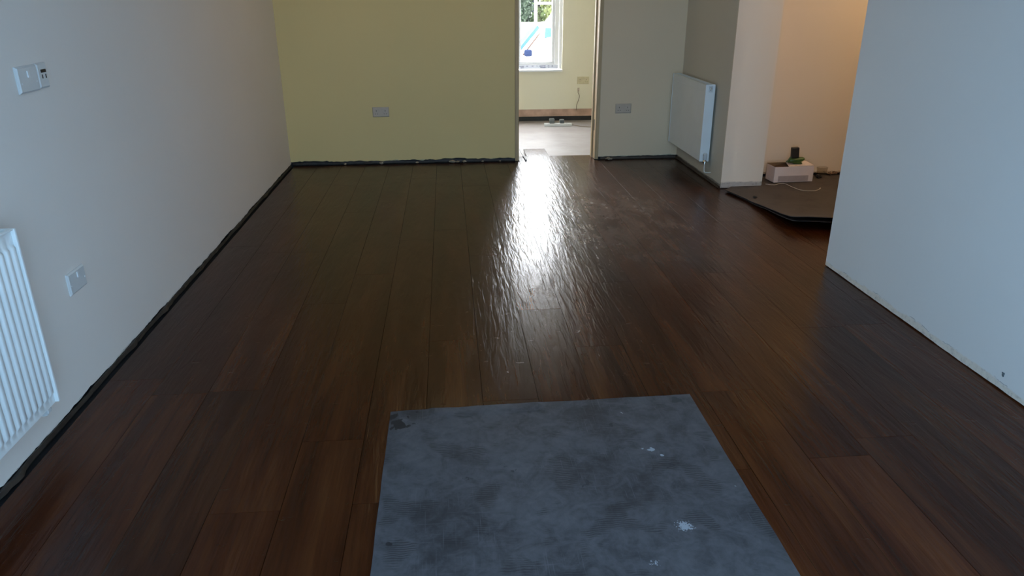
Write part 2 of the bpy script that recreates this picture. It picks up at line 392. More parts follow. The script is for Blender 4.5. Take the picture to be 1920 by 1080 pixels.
# far room
YF = 9.25
def strip_box(name, z0, z1, mat, y=YF):
    b = BM(); box(b, -1.6, 3.2, y, y+.14, z0, z1); return struct(name, b, mat)
b = BM()
WX0, WX1, WZ0, WZ1 = -.30, 1.392, .585, 2.1
box(b, -1.6, WX0, YF, YF+.14, .112, H); box(b, WX1, 3.2, YF, YF+.14, .112, H); box(b, WX0, WX1, YF, YF+.14, .112, WZ0-.022); box(b, WX0, WX1, YF, YF+.14, WZ1, H)
struct('wall_far', b, MW_far)
b = BM(); box(b, -1.6, 3.2, YF+.006, YF+.14, .024, .112); struct('wall_far_bare_strip', b, M_pink)
b = BM(); box(b, -1.6, 3.2, YF+.010, YF+.14, -.06, .024); struct('wall_far_base_gap', b, M_black)
b = BM(); box(b, -1.60, -1.45, 7.0, 9.4, -.05, H); struct('wall_far_left', b, MW_far)
b = BM(); box(b, 3.2, 3.3, 6.9, 9.4, -.05, H); struct('wall_far_right', b, MW_far)
RX0, RX1, RY0, RY1 = -.50, 1.20, -.35, .65     # unseen rooflight, added to brighten the near end of the room
b = BM(); box(b, -1.62, 4.9, RY1, 9.42, H, H+.1); box(b, -1.62, 4.9, -1.5, RY0, H, H+.1); box(b, -1.62, RX0, RY0, RY1, H, H+.1); box(b, RX1, 4.9, RY0, RY1, H, H+.1); struct('ceiling', b, M_ceil)
rl = bpy.data.objects.new('added_rooflight', None); COL.objects.link(rl); rl['kind'] = 'structure'; rl.location = (0, 0, H+.1)
b = BM(); box(b, RX0-.04, RX1+.04, RY0-.04, RY0+.01, 0, .06); box(b, RX0-.04, RX1+.04, RY1-.01, RY1+.04, 0, .06); box(b, RX0-.04, RX0+.01, RY0+.01, RY1-.01, 0, .06); box(b, RX1-.01, RX1+.04, RY0+.01, RY1-.01, 0, .06); link('frame', b, M_upvc, rl)
b = BM(); box(b, RX0+.01, RX1-.01, RY0+.01, RY1-.01, .03, .036); link('pane', b, M_tint, rl)

# black membrane and rubble trims showing where the skirting is missing
def membrane(name, p0, p1, nrm, mat, z0, z1, off, seed, step=.03, amp=.006, curl=.01):
    p0, p1, n_ = Vector((*p0, 0)), Vector((*p1, 0)), Vector((*nrm, 0)); L = (p1-p0).length; n = int(L/step); bm = BM(); prev = None
    for i in range(n+1):
        s = i*L/n; p = p0.lerp(p1, i/n)
        f = lambda a, b: noise.noise(Vector((s*a, seed, b)))
        zt = z1 + amp*(f(4, 0)+.7*f(17, 2)); o1 = off + curl*max(0, f(5, 5)+.5*f(20, 8)); o0 = off*.4
        pr = [(p+n_*0 + Vector((0, 0, z0))), (p+n_*o0+Vector((0, 0, z0+.002))), (p+n_*o1+Vector((0, 0, (z0+zt)/2))), (p+n_*(o1*.6)+Vector((0, 0, zt))), (p+Vector((0, 0, zt-.003)))]
        vs = [bm.verts.new(q) for q in pr]
        if prev:
            for q in range(4): bm.faces.new((prev[q], prev[q+1], vs[q+1], vs[q]))
        prev = vs
    return struct(name, bm, mat)
membrane('trim_1', (XL+.002, 1.2), (XL+.002, 6.75), (1, 0), M_dpm, -.012, .016, .012, 2, amp=.008, curl=.02)
membrane('trim_2', (XL+.02, YB-.002), (.600, YB-.002), (0, -1), M_dpm, -.012, .026, .012, 4, amp=.010, curl=.018)
membrane('trim_3', (1.40, YB-.003), (2.115, YB-.003), (0, -1), M_batten, -.012, .020, .016, 6, amp=.003, curl=.004)
membrane('trim_4', (XC-.003, 5.60), (XC-.003, 6.78), (-1, 0), M_batten, -.012, .022, .012, 8, amp=.006, curl=.006)

# scraps of plaster lying on the membrane of the back wall
def scrap(bm, c, r, fl=.5, seed=0):
    rr = bmesh.ops.create_icosphere(bm, subdivisions=2, radius=r, matrix=Matrix.Translation(c))
    for v in rr['verts']:
        d = v.co-Vector(c); k = 1+.9*noise.noise(d*(1.6/r)+Vector((seed, 0, 0))); d *= k; d.z *= fl; v.co = Vector(c)+d
M_crumb = simple('plaster_crumb', (.32, .27, .20), .9, var=.3, scale=60)
crumbs = [(-.62, .02), (-.30, .014), (.02, .022), (.07, .016), (.13, .018), (.30, .012), (-.95, .013), (.46, .010)]
for i, (x, r) in enumerate(crumbs):
    b = BM(); scrap(b, (0, 0, 0), r, .45, i*3.7); o = link('plaster_crumb', b, M_crumb, loc=(x, YB-.028, .004+r*.45), smooth=True)
    tag(o, 'small crumb of plaster on the black strip under the cream back wall', 'plaster crumb', 'plaster crumbs along the back wall')
b = BM(); scrap(b, (0, 0, 0), .03, .35, 4.2); o = link('plaster_lump', b, M_crumb, loc=(1.475, YB-.04, .012), smooth=True)
tag(o, 'flat broken lump of plaster beside the right door lining', 'plaster lump')

# ------------------------------------------------------------ door lining
dr = bpy.data.objects.new('door_1', None); COL.objects.link(dr); dr['kind'] = 'structure'; dr.location = (1.0, 6.9, 0)
def dpart(name, x0, x1, y0, y1, z0, z1, bev=.002):
    b = BM(); box(b, x0-1.0, x1-1.0, y0-6.9, y1-6.9, z0, z1, bev); return link(name, b, M_jamb, dr)
dpart('jamb', .603, .634, YB-.012, 7.006, .001, 2.04); dpart('jamb', 1.345, 1.379, YB-.012, 7.006, .001, 2.04); dpart('lintel', .634, 1.345, YB-.012, 7.006, 2.008, 2.039)
dpart('door_stop', .635, .647, 6.90, 6.945, .001, 2.0); dpart('door_stop', 1.332, 1.3445, 6.90, 6.945, .001, 2.0)
# dark slip put in for hinge recess shadow on the right jamb
b = BM(); box(b, 1.3435-1, 1.346-1, -.06, -.03, .26, .36); link('hinge_recess_shadow', b, M_hole, dr)

# ------------------------------------------------------------ windows
def window(name, x0, x1, z0, z1, y, mulls, sill=True, glass=M_glass, depth=.07, fw=.055, loc=None):
    r = bpy.data.objects.new(name, None); COL.objects.link(r); r['kind'] = 'structure'; r.location = (0, y, 0)
    b = BM(); box(b, x0, x1, 0, depth, z0, z0+fw, .004); box(b, x0, x1, 0, depth, z1-fw, z1, .004); box(b, x0, x0+fw, 0, depth, z0+fw, z1-fw, .004); box(b, x1-fw, x1, 0, depth, z0+fw, z1-fw, .004)
    for m in mulls: box(b, m-fw*.6, m+fw*.6, 0, depth, z0+fw, z1-fw, .004)
    link('frame', b, M_upvc, r)
    xs = [x0+fw] + [q for m in mulls for q in (m-fw*.6, m+fw*.6)] + [x1-fw]
    for i in range(0, len(xs), 2):
        a, c = xs[i], xs[i+1]; s = .034
        b = BM(); box(b, a, c, .012, depth-.012, z0+fw, z0+fw+s, .004); box(b, a, c, .012, depth-.012, z1-fw-s, z1-fw, .004); box(b, a, a+s, .012, depth-.012, z0+fw+s, z1-fw-s, .004); box(b, c-s, c, .012, depth-.012, z0+fw+s, z1-fw-s, .004)
        sh = link('sash', b, M_upvc, r)
        b = BM(); box(b, a+s-.003, c-s+.003, depth*.5-.002, depth*.5+.002, z0+fw+s-.003, z1-fw-s+.003); link('pane', b, glass, sh)
    return r
w1 = window('window_1', WX0+.004, WX1-.035, WZ0+.002, WZ1, YF+.065, [.30, .832], fw=.05)
b = BM(); box(b, WX0-.03, WX1+.001, -.115, .0, WZ0-.021, WZ0, .004); link('window_sill', b, M_upvc, w1)
b = BM(); box(b, .60, WX1-.045, -.0022, -.0004, WZ0+.006, WZ0+.048); tp = link('protective_tape', b, M_tape, w1)
b = BM()
rnd = random.Random(3)
for row, z in ((0, WZ0+.034), (1, WZ0+.016)):
    for (xa, xb) in ((.88, .935), (.965, .985), (1.03, 1.05), (1.09, 1.10), (1.125, 1.20), (1.225, 1.245), (1.275, 1.29)):
        if row and xb-xa < .03 and rnd.random() < .5: continue
        x = xa+(.01 if row else 0)
        while x < xb:
            wl = rnd.uniform(.004, .009); box(b, x, min(x+wl, xb), -.0032, -.0023, z-rnd.uniform(.002, .005), z+.005); x += wl+.0025
link('printed_mark', b, M_ink, tp)
# strip of making-good round the window edge
b = BM(); box(b, WX1-.033, WX1-.001, .0, .012, WZ0, WZ1); link('reveal_bead', b, M_upvc, w1)
window('door_2', -.72, 1.72, .0, 2.1, -.63, [.5], glass=M_tint, fw=.07)

# ------------------------------------------------------------ radiators
def radiator_left():
    # local: +x out from the wall, y along the wall; far end at y=0, near end y=-1.2
    L, z0, z1 = 1.2, .178, .780; d0, d1 = .028, .098
    t = thing('radiator', 'white ribbed panel radiator on the left wall, cut off by the frame edge', 'radiator', (XL, 2.305, 0))
    b = BM(); pitch = .0333; n = int((L-.03)/pitch); prof = []
    y = -.012
    prof.append((y, 0))
    for i in range(n):
        yc = y-.004-i*pitch
        prof += [(yc, 0), (yc-.005, .008), (yc-.0175, .0095), (yc-.023, .008), (yc-.028, 0)]
    prof.append((-L+.012, 0))
    ribz = [(z0, 0), (z0+.028, 0), (z0+.042, 1), (z1-.052, 1), (z1-.040, 0), (z1, 0)]
    g = [[b.verts.new((d1-.010 + o*k, yy, z)) for (yy, o) in prof] for (z, k) in ribz]
    for r1, r2 in zip(g, g[1:]):
        for i in range(len(prof)-1): b.faces.new((r1[i], r1[i+1], r2[i+1], r2[i]))
    box(b, d1-.016, d1-.0101, -L+.012, -.012, z0, z1)
    link('front_panel', b, M_enamel, t, smooth=True, angle=50)
    b = BM(); box(b, d0, d0+.006, -L+.012, -.012, z0, z1, .002)
    for i in range(34): box(b, d0+.006, d1-.017, -.03-i*.0335, -.034-i*.0335, z0+.03, z1-.03)
    link('back_panel', b, M_enamel_in, t)
    b = BM(); box(b, d0-.004, d1+.002, -.011, -.001, z0, z1+.004, .002); link('end_cap', b, M_enamel, t)
    b = BM(); box(b, d0-.004, d1+.002, -L+.001, -L+.011, z0, z1+.004, .002); link('end_cap', b, M_enamel, t)
    b = BM(); box(b, d1-.014, d1, -L+.012, -.012, z1, z1+.006, .002); box(b, d0, d0+.012, -L+.012, -.012, z1, z1+.006, .002)
    for i in range(46): box(b, d0+.011, d1-.013, -.018-i*.0252, -.024-i*.0252, z1-.001, z1+.004)
    link('top_grille', b, M_enamel, t)
    b = BM(); box(b, d0, d1-.012, -.06, -.04, z0-.018, z0-.001, .002); box(b, .001, d0, -.06, -.03, z0-.012, z0+.05, .002); link('bracket', b, M_plastic, t)
    b = BM(); cyl(b, (.06, -.036, z0-.034), (0, 0, 1), .011, .032); cyl(b, (.06, -.036, z0-.026), (0, 1, 0), .009, .028); link('air_valve', b, M_plastic, t, smooth=True)
    b = BM(); cyl(b, (.001, -.008, z0+.046), (1, 0, 0), .012, .02); link('wall_plug', b, M_plastic, t, smooth=True)
radiator_left()
def radiator_right():
    # chimney side wall, faces -x ; local x negative outward
    y0, y1 = 5.868, 6.77; L = y1-y0; z0, z1 = .160, .768; d0, d1 = .022, .093
    t = thing('radiator', 'smooth white flat panel radiator on the grey side of the chimney breast', 'radiator', (XC, y0, 0))
    b = BM(); box(b, -d1, -d1+.010, .006, L-.006, z0, z1, .004, 3)
    for q in (z1-.055,): box(b, -d1-.0015, -d1+.001, .012, L-.012, q, q+.004, .001)
    link('front_panel', b, M_enamel, t)
    b = BM(); box(b, -d0-.008, -d0, .006, L-.006, z0, z1, .002)
    for i in range(26): box(b, -d1+.0105, -d0-.0085, .03+i*.0335, .034+i*.0335, z0+.03, z1-.03)
    link('back_panel', b, M_enamel_in, t)
    b = BM(); box(b, -d1-.003, -d0+.004, -.004, .005, z0, z1+.004, .002); link('end_cap', b, M_enamel, t)
    b = BM(); box(b, -d1-.003, -d0+.004, L-.005, L+.004, z0, z1+.004, .002); link('end_cap', b, M_enamel, t)
    b = BM(); box(b, -d1, -d1+.02, .006, L-.006, z1, z1+.004, .001); box(b, -d0-.012, -d0, .006, L-.006, z1, z1+.004, .001)
    for i in range(34): box(b, -d1+.019, -d0-.011, .014+i*.026, .020+i*.026, z1-.001, z1+.003)
    link('top_grille', b, M_enamel, t)
    b = BM(); box(b, -.072, -.040, -.0062, -.0042, z1-.055, z1-.008, .003); pl_ = link('plug_surround', b, M_plastic, t)
    b = BM(); box(b, -.064, -.050, -.010, -.0064, z1-.040, z1-.018, .004); link('blanking_plug', b, M_chrome, pl_)
    b = BM(); tube(b, [(-.058, -.026, .178), (-.058, -.026, .186), (-.058, -.026, .225), (-.058, -.026, .232)], [.012, .0165, .0165, .012], 20); v = link('valve_cap', b, M_plastic, t, smooth=True)
    b = BM(); tube(b, [(-.058, -.026, .146), (-.058, -.026, .154), (-.058, -.026, .155), (-.058, -.026, .168), (-.058, -.026, .178)], [.010, .010, .016, .016, .010], 12); cyl(b, (-.058, -.026, .158), (0, 1, 0), .010, .028, 10); link('valve_body', b, M_chrome, t)
    b = BM(); tube(b, smooth_pts([(-.058, -.026, .148), (-.058, -.026, .11), (-.056, -.026, .083), (-.040, -.026, .074), (-.018, -.026, .073), (-.0005, -.026, .074)], 5), .0055, 10); link('pipe', b, M_pipe, t, smooth=True)
    for yb_ in (.10, L-.125):
        b = BM(); box(b, -.05, -.0005, yb_, yb_+.025, z0-.02, z0+.06, .002); link('bracket', b, M_plastic, t)
radiator_right()

# ------------------------------------------------------------ wall plates
def plate(name, w, h, d, mat, parent=None, label=None):
    b = BM(); vs = box(b, 0, 0, 0, 0, 0, 0) if 0 else None
    # bevelled faceplate: local u (x) across, z up, front = -y
    pts = [(-w/2, 0, -h/2), (w/2, 0, -h/2), (w/2, 0, h/2), (-w/2, 0, h/2)]; i = .006
    A = [b.verts.new(p) for p in pts]; Bv = [b.verts.new((p[0], -d*.45, p[2])) for p in pts]
    Cv = [b.verts.new((p[0]*(1-2*i/w), -d, p[2]*(1-2*i/h))) for p in pts]
    b.faces.new(A); b.faces.new(Cv)
    for P, Q in ((A, Bv), (Bv, Cv)):
        for k in range(4): b.faces.new((P[k], P[(k+1) % 4], Q[(k+1) % 4], Q[k]))
    o = link(name, b, mat, parent)
    return o
def rocker(par, x, z, d, w=.012, h=.022, mat=M_screw):
    b = BM(); box(b, x-w/2, x+w/2, -d-.0035, -d+.001, z-h/2, z+h/2, .001); return link('rocker', b, mat, par)
def screw(par, x, z, d, mat=M_screw, r=.0035):
    b = BM(); cyl(b, (x, -d+.0005, z), (0, -1, 0), r, .0016, 12); return link('screw', b, mat, par)
# on the left wall the plates look along +x: rotate local -y to +x  => rz = +90 deg
t = thing('switch_plate', 'wide white wall plate with one small rocker, above the left radiator', 'switch', (XL+.0005, 2.752, 1.181), R(90))
plate('faceplate', .132, .088, .010, M_plastic, t); rocker(t, .000, .016, .010); screw(t, -.048, -.012, .010); screw(t, .048, -.012, .010)
t = thing('outlet_plate', 'narrow white plate with dark slots, joined to the upper wall plate', 'outlet', (XL+.0005, 2.8535, 1.183), R(90))
plate('faceplate', .069, .086, .009, M_plastic, t)
b = BM(); box(b, -.014, .022, -.0105, -.0085, .010, .021, .001); link('slot', b, M_hole, t)
for x in (-.008, .016):
    b = BM(); box(b, x-.003, x+.003, -.0105, -.0085, -.010, .004, .001); link('slot', b, M_hole, t)
t = thing('switch_plate', 'white wall plate low on the left wall, right of the ribbed radiator', 'switch', (XL+.0005, 2.764, .440), R(90))
plate('faceplate', .134, .084, .009, M_plastic, t); rocker(t, .006, .020, .009); screw(t, -.054, -.006, .009); screw(t, .054, -.006, .009)

def double_socket(label, loc, rz, mat=M_sock, g=None):
    t = thing('double_socket', label, 'socket', loc, rz, g)
    f = plate('faceplate', .146, .086, .009, mat, t)
    for sx in (-1, 1):
        b = BM(); c = sx*.039
        box(b, c-.0022, c+.0022, -.0102, -.0085, .004, .015); box(b, c-.0135, c-.006, -.0102, -.0085, -.019, -.0145); box(b, c+.006, c+.0135, -.0102, -.0085, -.019, -.0145)
        link('pin_slots', b, M_hole, t)
        b = BM(); xr = sx*.016; box(b, xr-.006, xr+.006, -.0125, -.0088, .012, .030, .001); link('rocker', b, mat, t)
    return t
double_socket('beige double socket on the cream wall left of the doorway', (-.600, YB-.0005, .466), 0)
double_socket('beige double socket between the doorway and the flat radiator', (1.597, YB-.0005, .463), 0)
t = double_socket('yellowed double socket seen through the doorway, right of the far window', (1.655, YF-.0005, .452), 0, simple('yellowed_plastic', (.56, .50, .32), .5))

# far-room wire hanging from the wall
t = thing('hanging_wire', 'thin dark wire hanging from the far room wall under its socket', 'wire', (1.60, YF-.004, .33))
b = BM(); tube(b, smooth_pts([(0, -.004, .02), (-.004, -.012, -.02), (.012, -.012, -.06), (.004, -.012, -.11), (-.018, -.012, -.17), (-.02, -.01, -.235)], 5), .0035, 6); link('wire', b, M_cable_b, t, smooth=True)
b = BM(); box(b, -.012, .012, -.010, .003, -.005, .035, .003); link('connector', b, M_sock, t)
# far-room power strip with two adaptors
def far_floor(x, y): return (x, y, -.014)
ps = thing('extension_lead', 'white extension lead lying on the far room floor by the black wall base', 'extension lead', (1.30, 8.86, -.030), R(-3))
b = BM(); box(b, -.165, .165, -.032, .032, 0, .032, .006); link('strip_body', b, M_plastic, ps)
for i in range(4):
    b = BM(); c = -.11+i*.072; box(b, c-.003, c+.003, .006, .014, .0315, .0335); box(b, c-.012, c-.006, -.012, -.008, .0315, .0335); box(b, c+.006, c+.012, -.012, -.008, .0315, .0335); link('pin_slots', b, M_hole, ps)
b = BM(); tube(b, smooth_pts([(.165, 0, .015), (.22, -.02, .006), (.30, -.09, .005), (.42, -.12, .005), (.60, -.10, .005), (.95, -.14, .005)], 6), .004, 6); link('cable', b, M_cable_b, ps, smooth=True)
def adaptor(x, label, hgt, w):
    t = thing('plug_adaptor', label, 'adaptor', (x, 8.865, .0025))
    b = BM(); box(b, -w/2, w/2, -.028, .028, 0, hgt, .006); link('body', b, simple('grey_adaptor', (.10, .11, .11), .5), t)
    b = BM(); box(b, -w/2-.001, w/2+.001, -.029, .029, hgt*.72, hgt*.82, .001); link('seam_band', b, simple('pale_grey_band', (.24, .25, .25), .5), t)
adaptor(1.225, 'dark grey adaptor plugged into the left of the far extension lead', .055, .058)
adaptor(1.345, 'dark grey adaptor plugged into the middle of the far extension lead', .045, .052)

# rod lying in the doorway
b = BM(); tube(b, [(0, 0, 0), (0, .04, 0), (0, .045, 0), (-.01, .30, 0), (-.012, .53, 0)], [.006, .0085, .006, .006, .004], 8)
o = link('metal_rod', b, M_metal, loc=(.703, 6.78, .009), smooth=True); tag(o, 'thin dark metal rod lying on the plank end in the doorway', 'rod')

# ------------------------------------------------------------ sheets on the floor
def sheet(bm, outline_fn, nu, nv, thick):
    """outline_fn(u,v)->(x,y,z)"""
    T = [[bm.verts.new(outline_fn(i/nu, j/nv)) for i in range(nu+1)] for j in range(nv+1)]
    Bt = [[bm.verts.new((v.co.x, v.co.y, v.co.z-thick)) for v in row] for row in T]
    for j in range(nv):
        for i in range(nu):
            bm.faces.new((T[j][i], T[j][i+1], T[j+1][i+1], T[j+1][i])); bm.faces.new((Bt[j][i], Bt[j+1][i], Bt[j+1][i+1], Bt[j][i+1]))
    for i in range(nu):
        bm.faces.new((T[0][i], Bt[0][i], Bt[0][i+1], T[0][i+1])); bm.faces.new((T[nv][i], T[nv][i+1], Bt[nv][i+1], Bt[nv][i]))
    for j in range(nv):
        bm.faces.new((T[j][0], T[j+1][0], Bt[j+1][0], Bt[j][0])); bm.faces.new((T[j][nu], Bt[j][nu], Bt[j+1][nu], T[j+1][nu]))
def slate_fn(u, v):
    x = -.252 + 1.145*u + .004*noise.noise(Vector((v*6, 1, 0))); yt = 2.424 + .022*u + .006*noise.noise(Vector((u*7, 0, 0)))+.003*noise.noise(Vector((u*30, 0, 2)))
    if u < .12: yt -= .006
    y = 1.05 + (yt-1.05)*v
    z = .0035 + .0015*(noise.noise(Vector((u*5, v*5, 4)))+.6)
    if v > .97 and .12 < u < .5: z += .002
    return (x, y, z)
b = BM(); sheet(b, slate_fn, 60, 40, .003); o = link('floor_sheet', b, M_slate)
for p in o.data.polygons: p.use_smooth = False
tag(o, 'scuffed slate grey sheet lying flat on the brown planks in front', 'floor sheet')

def side_fn(dx, dy, dz, lift):
    # quad: A near-left (pillar corner) B near-right front corner, C far right, D far left
    def f(u, v):
        # u: left->right along front edge path, v: front->back
        P = [Vector((2.125, 5.48, 0)), Vector((2.187, 5.20, 0)), Vector((2.203, 4.885, 0)), Vector((2.207, 4.65, 0)), Vector((2.222, 4.52, 0)), Vector((2.45, 4.445, 0)), Vector((4.2, 4.42, 0))]
        s = [0, .22, .42, .56, .64, .74, 1]
        for i in range(6):
            if u <= s[i+1]+1e-9:
                t = (u-s[i])/(s[i+1]-s[i]); p = P[i].lerp(P[i+1], t); break
        Q = Vector((2.475 + 1.7*u, 5.885, 0))
        mid = p.lerp(Q, v)
        # keep clear of the pillar: clamp y in front of it for x<2.47
        if mid.x < 2.475: mid.y = min(mid.y, 5.575)
        rise = lift*max(0, min(1, (u-.26)/.42))*(1-v)**5
        wr = .004*noise.noise(Vector((mid.x*3, mid.y*6, dz*50)))+.0045
        return (mid.x+dx*(1-v), mid.y+dy*(1-v), dz+rise+wr)
    return f
b = BM(); sheet(b, side_fn(.012, -.012, .003, .050), 60, 30, .003); o = link('grey_sheet', b, M_slate2)
tag(o, 'lower of two stacked dull grey sheets beside the chimney breast', 'floor sheet')
b = BM(); sheet(b, side_fn(0, 0, .016, .066), 60, 30, .004); o = link('grey_sheet', b, M_slate2)
tag(o, 'upper of two stacked grey sheets beside the chimney breast, under the white box', 'floor sheet')
SZ = .026   # top of the stacked sheets
b = BM(); scrap(b, (0, 0, 0), .016, .5, 9); o = link('dark_crumb', b, M_black, loc=(2.262, 5.22, SZ+.001), smooth=True); tag(o, 'small black crumb on the edge of the upper grey sheet', 'crumb')

# ------------------------------------------------------------ white box and what stands on it
bx = thing('cardboard_box', 'open white cardboard box with brown inside on the grey sheets', 'box', (2.581, 5.640, SZ), R(2.5))
w_, d_, h_, th = .330, .150, .125, .004
b = BM(); box(b, 0, w_, 0, th, 0, h_, .0015); link('front_wall', b, M_card_w, bx)
b = BM(); box(b, 0, th, th, d_-th, 0, h_, .0015); link('left_wall', b, M_card_w, bx)
b = BM(); box(b, w_-th, w_, th, d_-th, 0, h_, .0015); link('right_wall', b, M_card_w, bx)
b = BM(); box(b, 0, w_, d_-th, d_, 0, h_+.006, .0015); link('back_wall', b, M_kraft, bx)
b = BM(); box(b, th, w_-th, th, d_-th, 0, .003); link('bottom', b, M_kraft, bx)
b = BM(); box(b, th, w_-th, th+.0005, th+.002, .003, h_-.003); box(b, th+.0005, th+.002, th+.002, d_-th, .003, h_-.003); link('inner_lining', b, M_kraft, bx)
b = BM()
vs = [(.115, .002, h_), (w_, .0, h_+.003), (w_, d_*.96, h_+.010), (.150, d_*.93, h_+.012)]
lo = [b.verts.new(p) for p in vs]; hi = [b.verts.new((p[0], p[1], p[2]+.003)) for p in vs]
b.faces.new(lo[::-1]); b.faces.new(hi)
for k in range(4): b.faces.new((lo[k], lo[(k+1) % 4], hi[(k+1) % 4], hi[k]))
link('lid_flap', b, M_card_w, bx)
b = BM(); box(b, .035, .29, -.0012, -.0002, .006, .052, .0004); link('grey_panel', b, M_card_g, bx)['label'] = 'grey panel on the lower front'  # thin panel, greyer than the card around it
b = BM(); M_ = Matrix.Translation((.085, .085, .10)) @ Matrix.Rotation(R(-14), 4, 'Y') @ Matrix.Rotation(R(20), 4, 'X'); box(b, -.065, .065, -.045, .045, -.002, .002, .001, M=M_)
o = link('brown_card', b, simple('dark_brown_card', (.07, .035, .016), .8, var=.2), loc=(2.581, 5.640, SZ)); tag(o, 'dark brown piece of card lying in the open box', 'card')

# green tool with black battery, standing on the flap
tl = thing('power_tool', 'green tool with an upright black block, resting on the white box', 'tool', (2.777, 5.715, SZ+h_+.011), R(-4))
b = BM()
secs = [(-.060, .006, .030, .016, .030), (-.048, .005, .046, .022, .028), (-.015, .000, .048, .026, .024), (.020, .002, .050, .026, .026), (.048, .014, .052, .024, .034), (.066, .026, .046, .016, .036)]
prev = None
for (x, zb_, zt_, hw, zm) in secs:
    ring = [b.verts.new((x, hw*math.cos(a), (zb_+zt_)/2 + (zt_-zb_)/2*math.sin(a))) for a in [2*math.pi*k/14 for k in range(14)]]
    if prev:
        for k in range(14): b.faces.new((prev[k], prev[(k+1) % 14], ring[(k+1) % 14], ring[k]))
    else: b.faces.new(ring[::-1])
    prev = ring
b.faces.new(prev); link('body', b, M_green, tl, smooth=True, angle=60)
b = BM(); M_ = Matrix.Translation((-.014, 0, .088)) @ Matrix.Rotation(R(-4), 4, 'Y'); box(b, -.029, .029, -.020, .020, -.042, .042, .006, 3, M=M_); link('battery', b, M_blk, tl)
b = BM(); tube(b, [(-.075, .004, .012), (-.060, .002, .020), (-.042, 0, .050), (-.03, 0, .058)], [.006, .009, .008, .006], 8); link('trigger_guard', b, simple('pale_green_plastic', (.10, .13, .05), .5), tl, smooth=True)
b = BM(); box(b, -.02, .05, -.018, .018, -.001, .010, .003); link('foot', b, M_green, tl)

# clear tub, dark lump and rubble by the alcove wall
tb = thing('clear_tub', 'small clear plastic tub on rubble at the foot of the orange-lit wall', 'tub', (3.085, 5.855, SZ+.006))
b = BM()
def ringxy(w, d, z, n=24): return [b.verts.new((w/2*math.copysign(abs(math.cos(a))**.5, math.cos(a)), d/2*math.copysign(abs(math.sin(a))**.5, math.sin(a)), z)) for a in [2*math.pi*(k+.5)/n for k in range(n)]]
A = ringxy(.072, .040, 0); B2 = ringxy(.086, .050, .060); b.faces.new(A[::-1])
for k in range(24): b.faces.new((A[k], A[(k+1) % 24], B2[(k+1) % 24], B2[k]))
link('tub_wall', b, M_clear, tb, smooth=True)
b = BM(); pts = [(.043*math.copysign(abs(math.cos(a))**.5, math.cos(a)), .025*math.copysign(abs(math.sin(a))**.5, math.sin(a)), .060) for a in [2*math.pi*k/24 for k in range(25)]]; tube(b, pts, .0016, 6, False); link('rim', b, simple('clear_rim', (.34, .27, .20), .3), tb, smooth=True)
b = BM(); scrap(b, (0, 0, 0), .026, .5, 13); o = link('dark_lump', b, M_black, loc=(3.02, 5.775, SZ+.012), smooth=True); tag(o, 'dark round lump on the grey sheet right of the white box', 'debris')
rub = random.Random(11)
for i in range(16):
    x = 2.95+i*.045+rub.uniform(-.01, .01); r = rub.uniform(.010, .022)
    if 3.03 < x < 3.14: continue
    b = BM(); scrap(b, (0, 0, 0), r, .6, i*2.3); o = link('rubble_piece', b, M_rubble, loc=(x, 5.870+rub.uniform(-.015, .01), SZ+r*.55), smooth=True)
    tag(o, 'brown piece of rubble at the foot of the orange-lit alcove wall', 'rubble', 'rubble along the alcove wall')
b = BM(); pts = smooth_pts([(2.50, 5.60, SZ), (2.56, 5.57, SZ), (2.62, 5.61, SZ), (2.66, 5.60, SZ), (2.67, 5.49, SZ), (2.70, 5.385, SZ), (2.78, 5.36, SZ), (2.835, 5.39, SZ), (2.865, 5.42, SZ+.004)], 6)
tube(b, pts, [.0022]*(len(pts)-4)+[.004]*4, 6); o = link('white_cable', b, M_cable_w, smooth=True); tag(o, 'thin pale cable trailing over the grey sheet in front of the white box', 'cable')

# mark on the right wall
b = BM(); scrap(b, (0, 0, 0), .007, 1.4, 2); 
for v in b.verts: v.co.x *= .25
o = link('wall_chip', b, simple('chip_grey', (.10, .12, .13), .8), loc=(XR-.0008, 2.375, .068)); tag(o, 'small dark chip low on the blue-lit right wall', 'wall mark')

# ------------------------------------------------------------ outside, seen through the far window
M_pale = simple('pale_gravel', (.60, .58, .54), .9, var=.05, scale=3)
b = BM(); v = [b.verts.new(p) for p in ((-40, 9.6, -.2), (40, 9.6, -.2), (40, 20, -1.25), (-40, 20, -1.25), (-40, 60, -1.25), (40, 60, -1.25))]
b.faces.new(v[:4]); b.faces.new((v[3], v[2], v[5], v[4])); struct('ground_outside', b, M_pale)
b = BM(); box(b, -20, 25, 26, 26.25, -1.3, .53, .02); struct('garden_wall', b, simple('white_render', (.75, .75, .72), .9))
# van parked side on, nose to the left
vn = thing('parked_van', 'white van with pale blue windscreen parked outside the far window', 'van', (4.4, 20.0, -1.25))
def ext(bm, prof, y0, y1, bev=0):
    a = [bm.verts.new((x, y0, z)) for x, z in prof]; c = [bm.verts.new((x, y1, z)) for x, z in prof]; n = len(prof)
    bm.faces.new(a); bm.faces.new(c[::-1])
    for i in range(n): bm.faces.new((a[i], c[i], c[(i+1) % n], a[(i+1) % n]))
prof = [(-3.15, .35), (-3.2, .75), (-3.05, 1.02), (-2.50, 1.28), (-1.98, 1.88), (-1.75, 1.95), (1.8, 1.98), (1.95, 1.8), (2.0, .35)]
M_van = simple('white_van_paint', (.75, .76, .78), .35)
M_vglass = simple('blue_tinted_glass', (.022, .050, .060), .8, spec=.05)
b = BM(); ext(b, prof, 0, 1.8); bmesh.ops.bevel(b, geom=b.edges[:], offset=.04, segments=2, affect='EDGES'); link('body', b, M_van, vn)
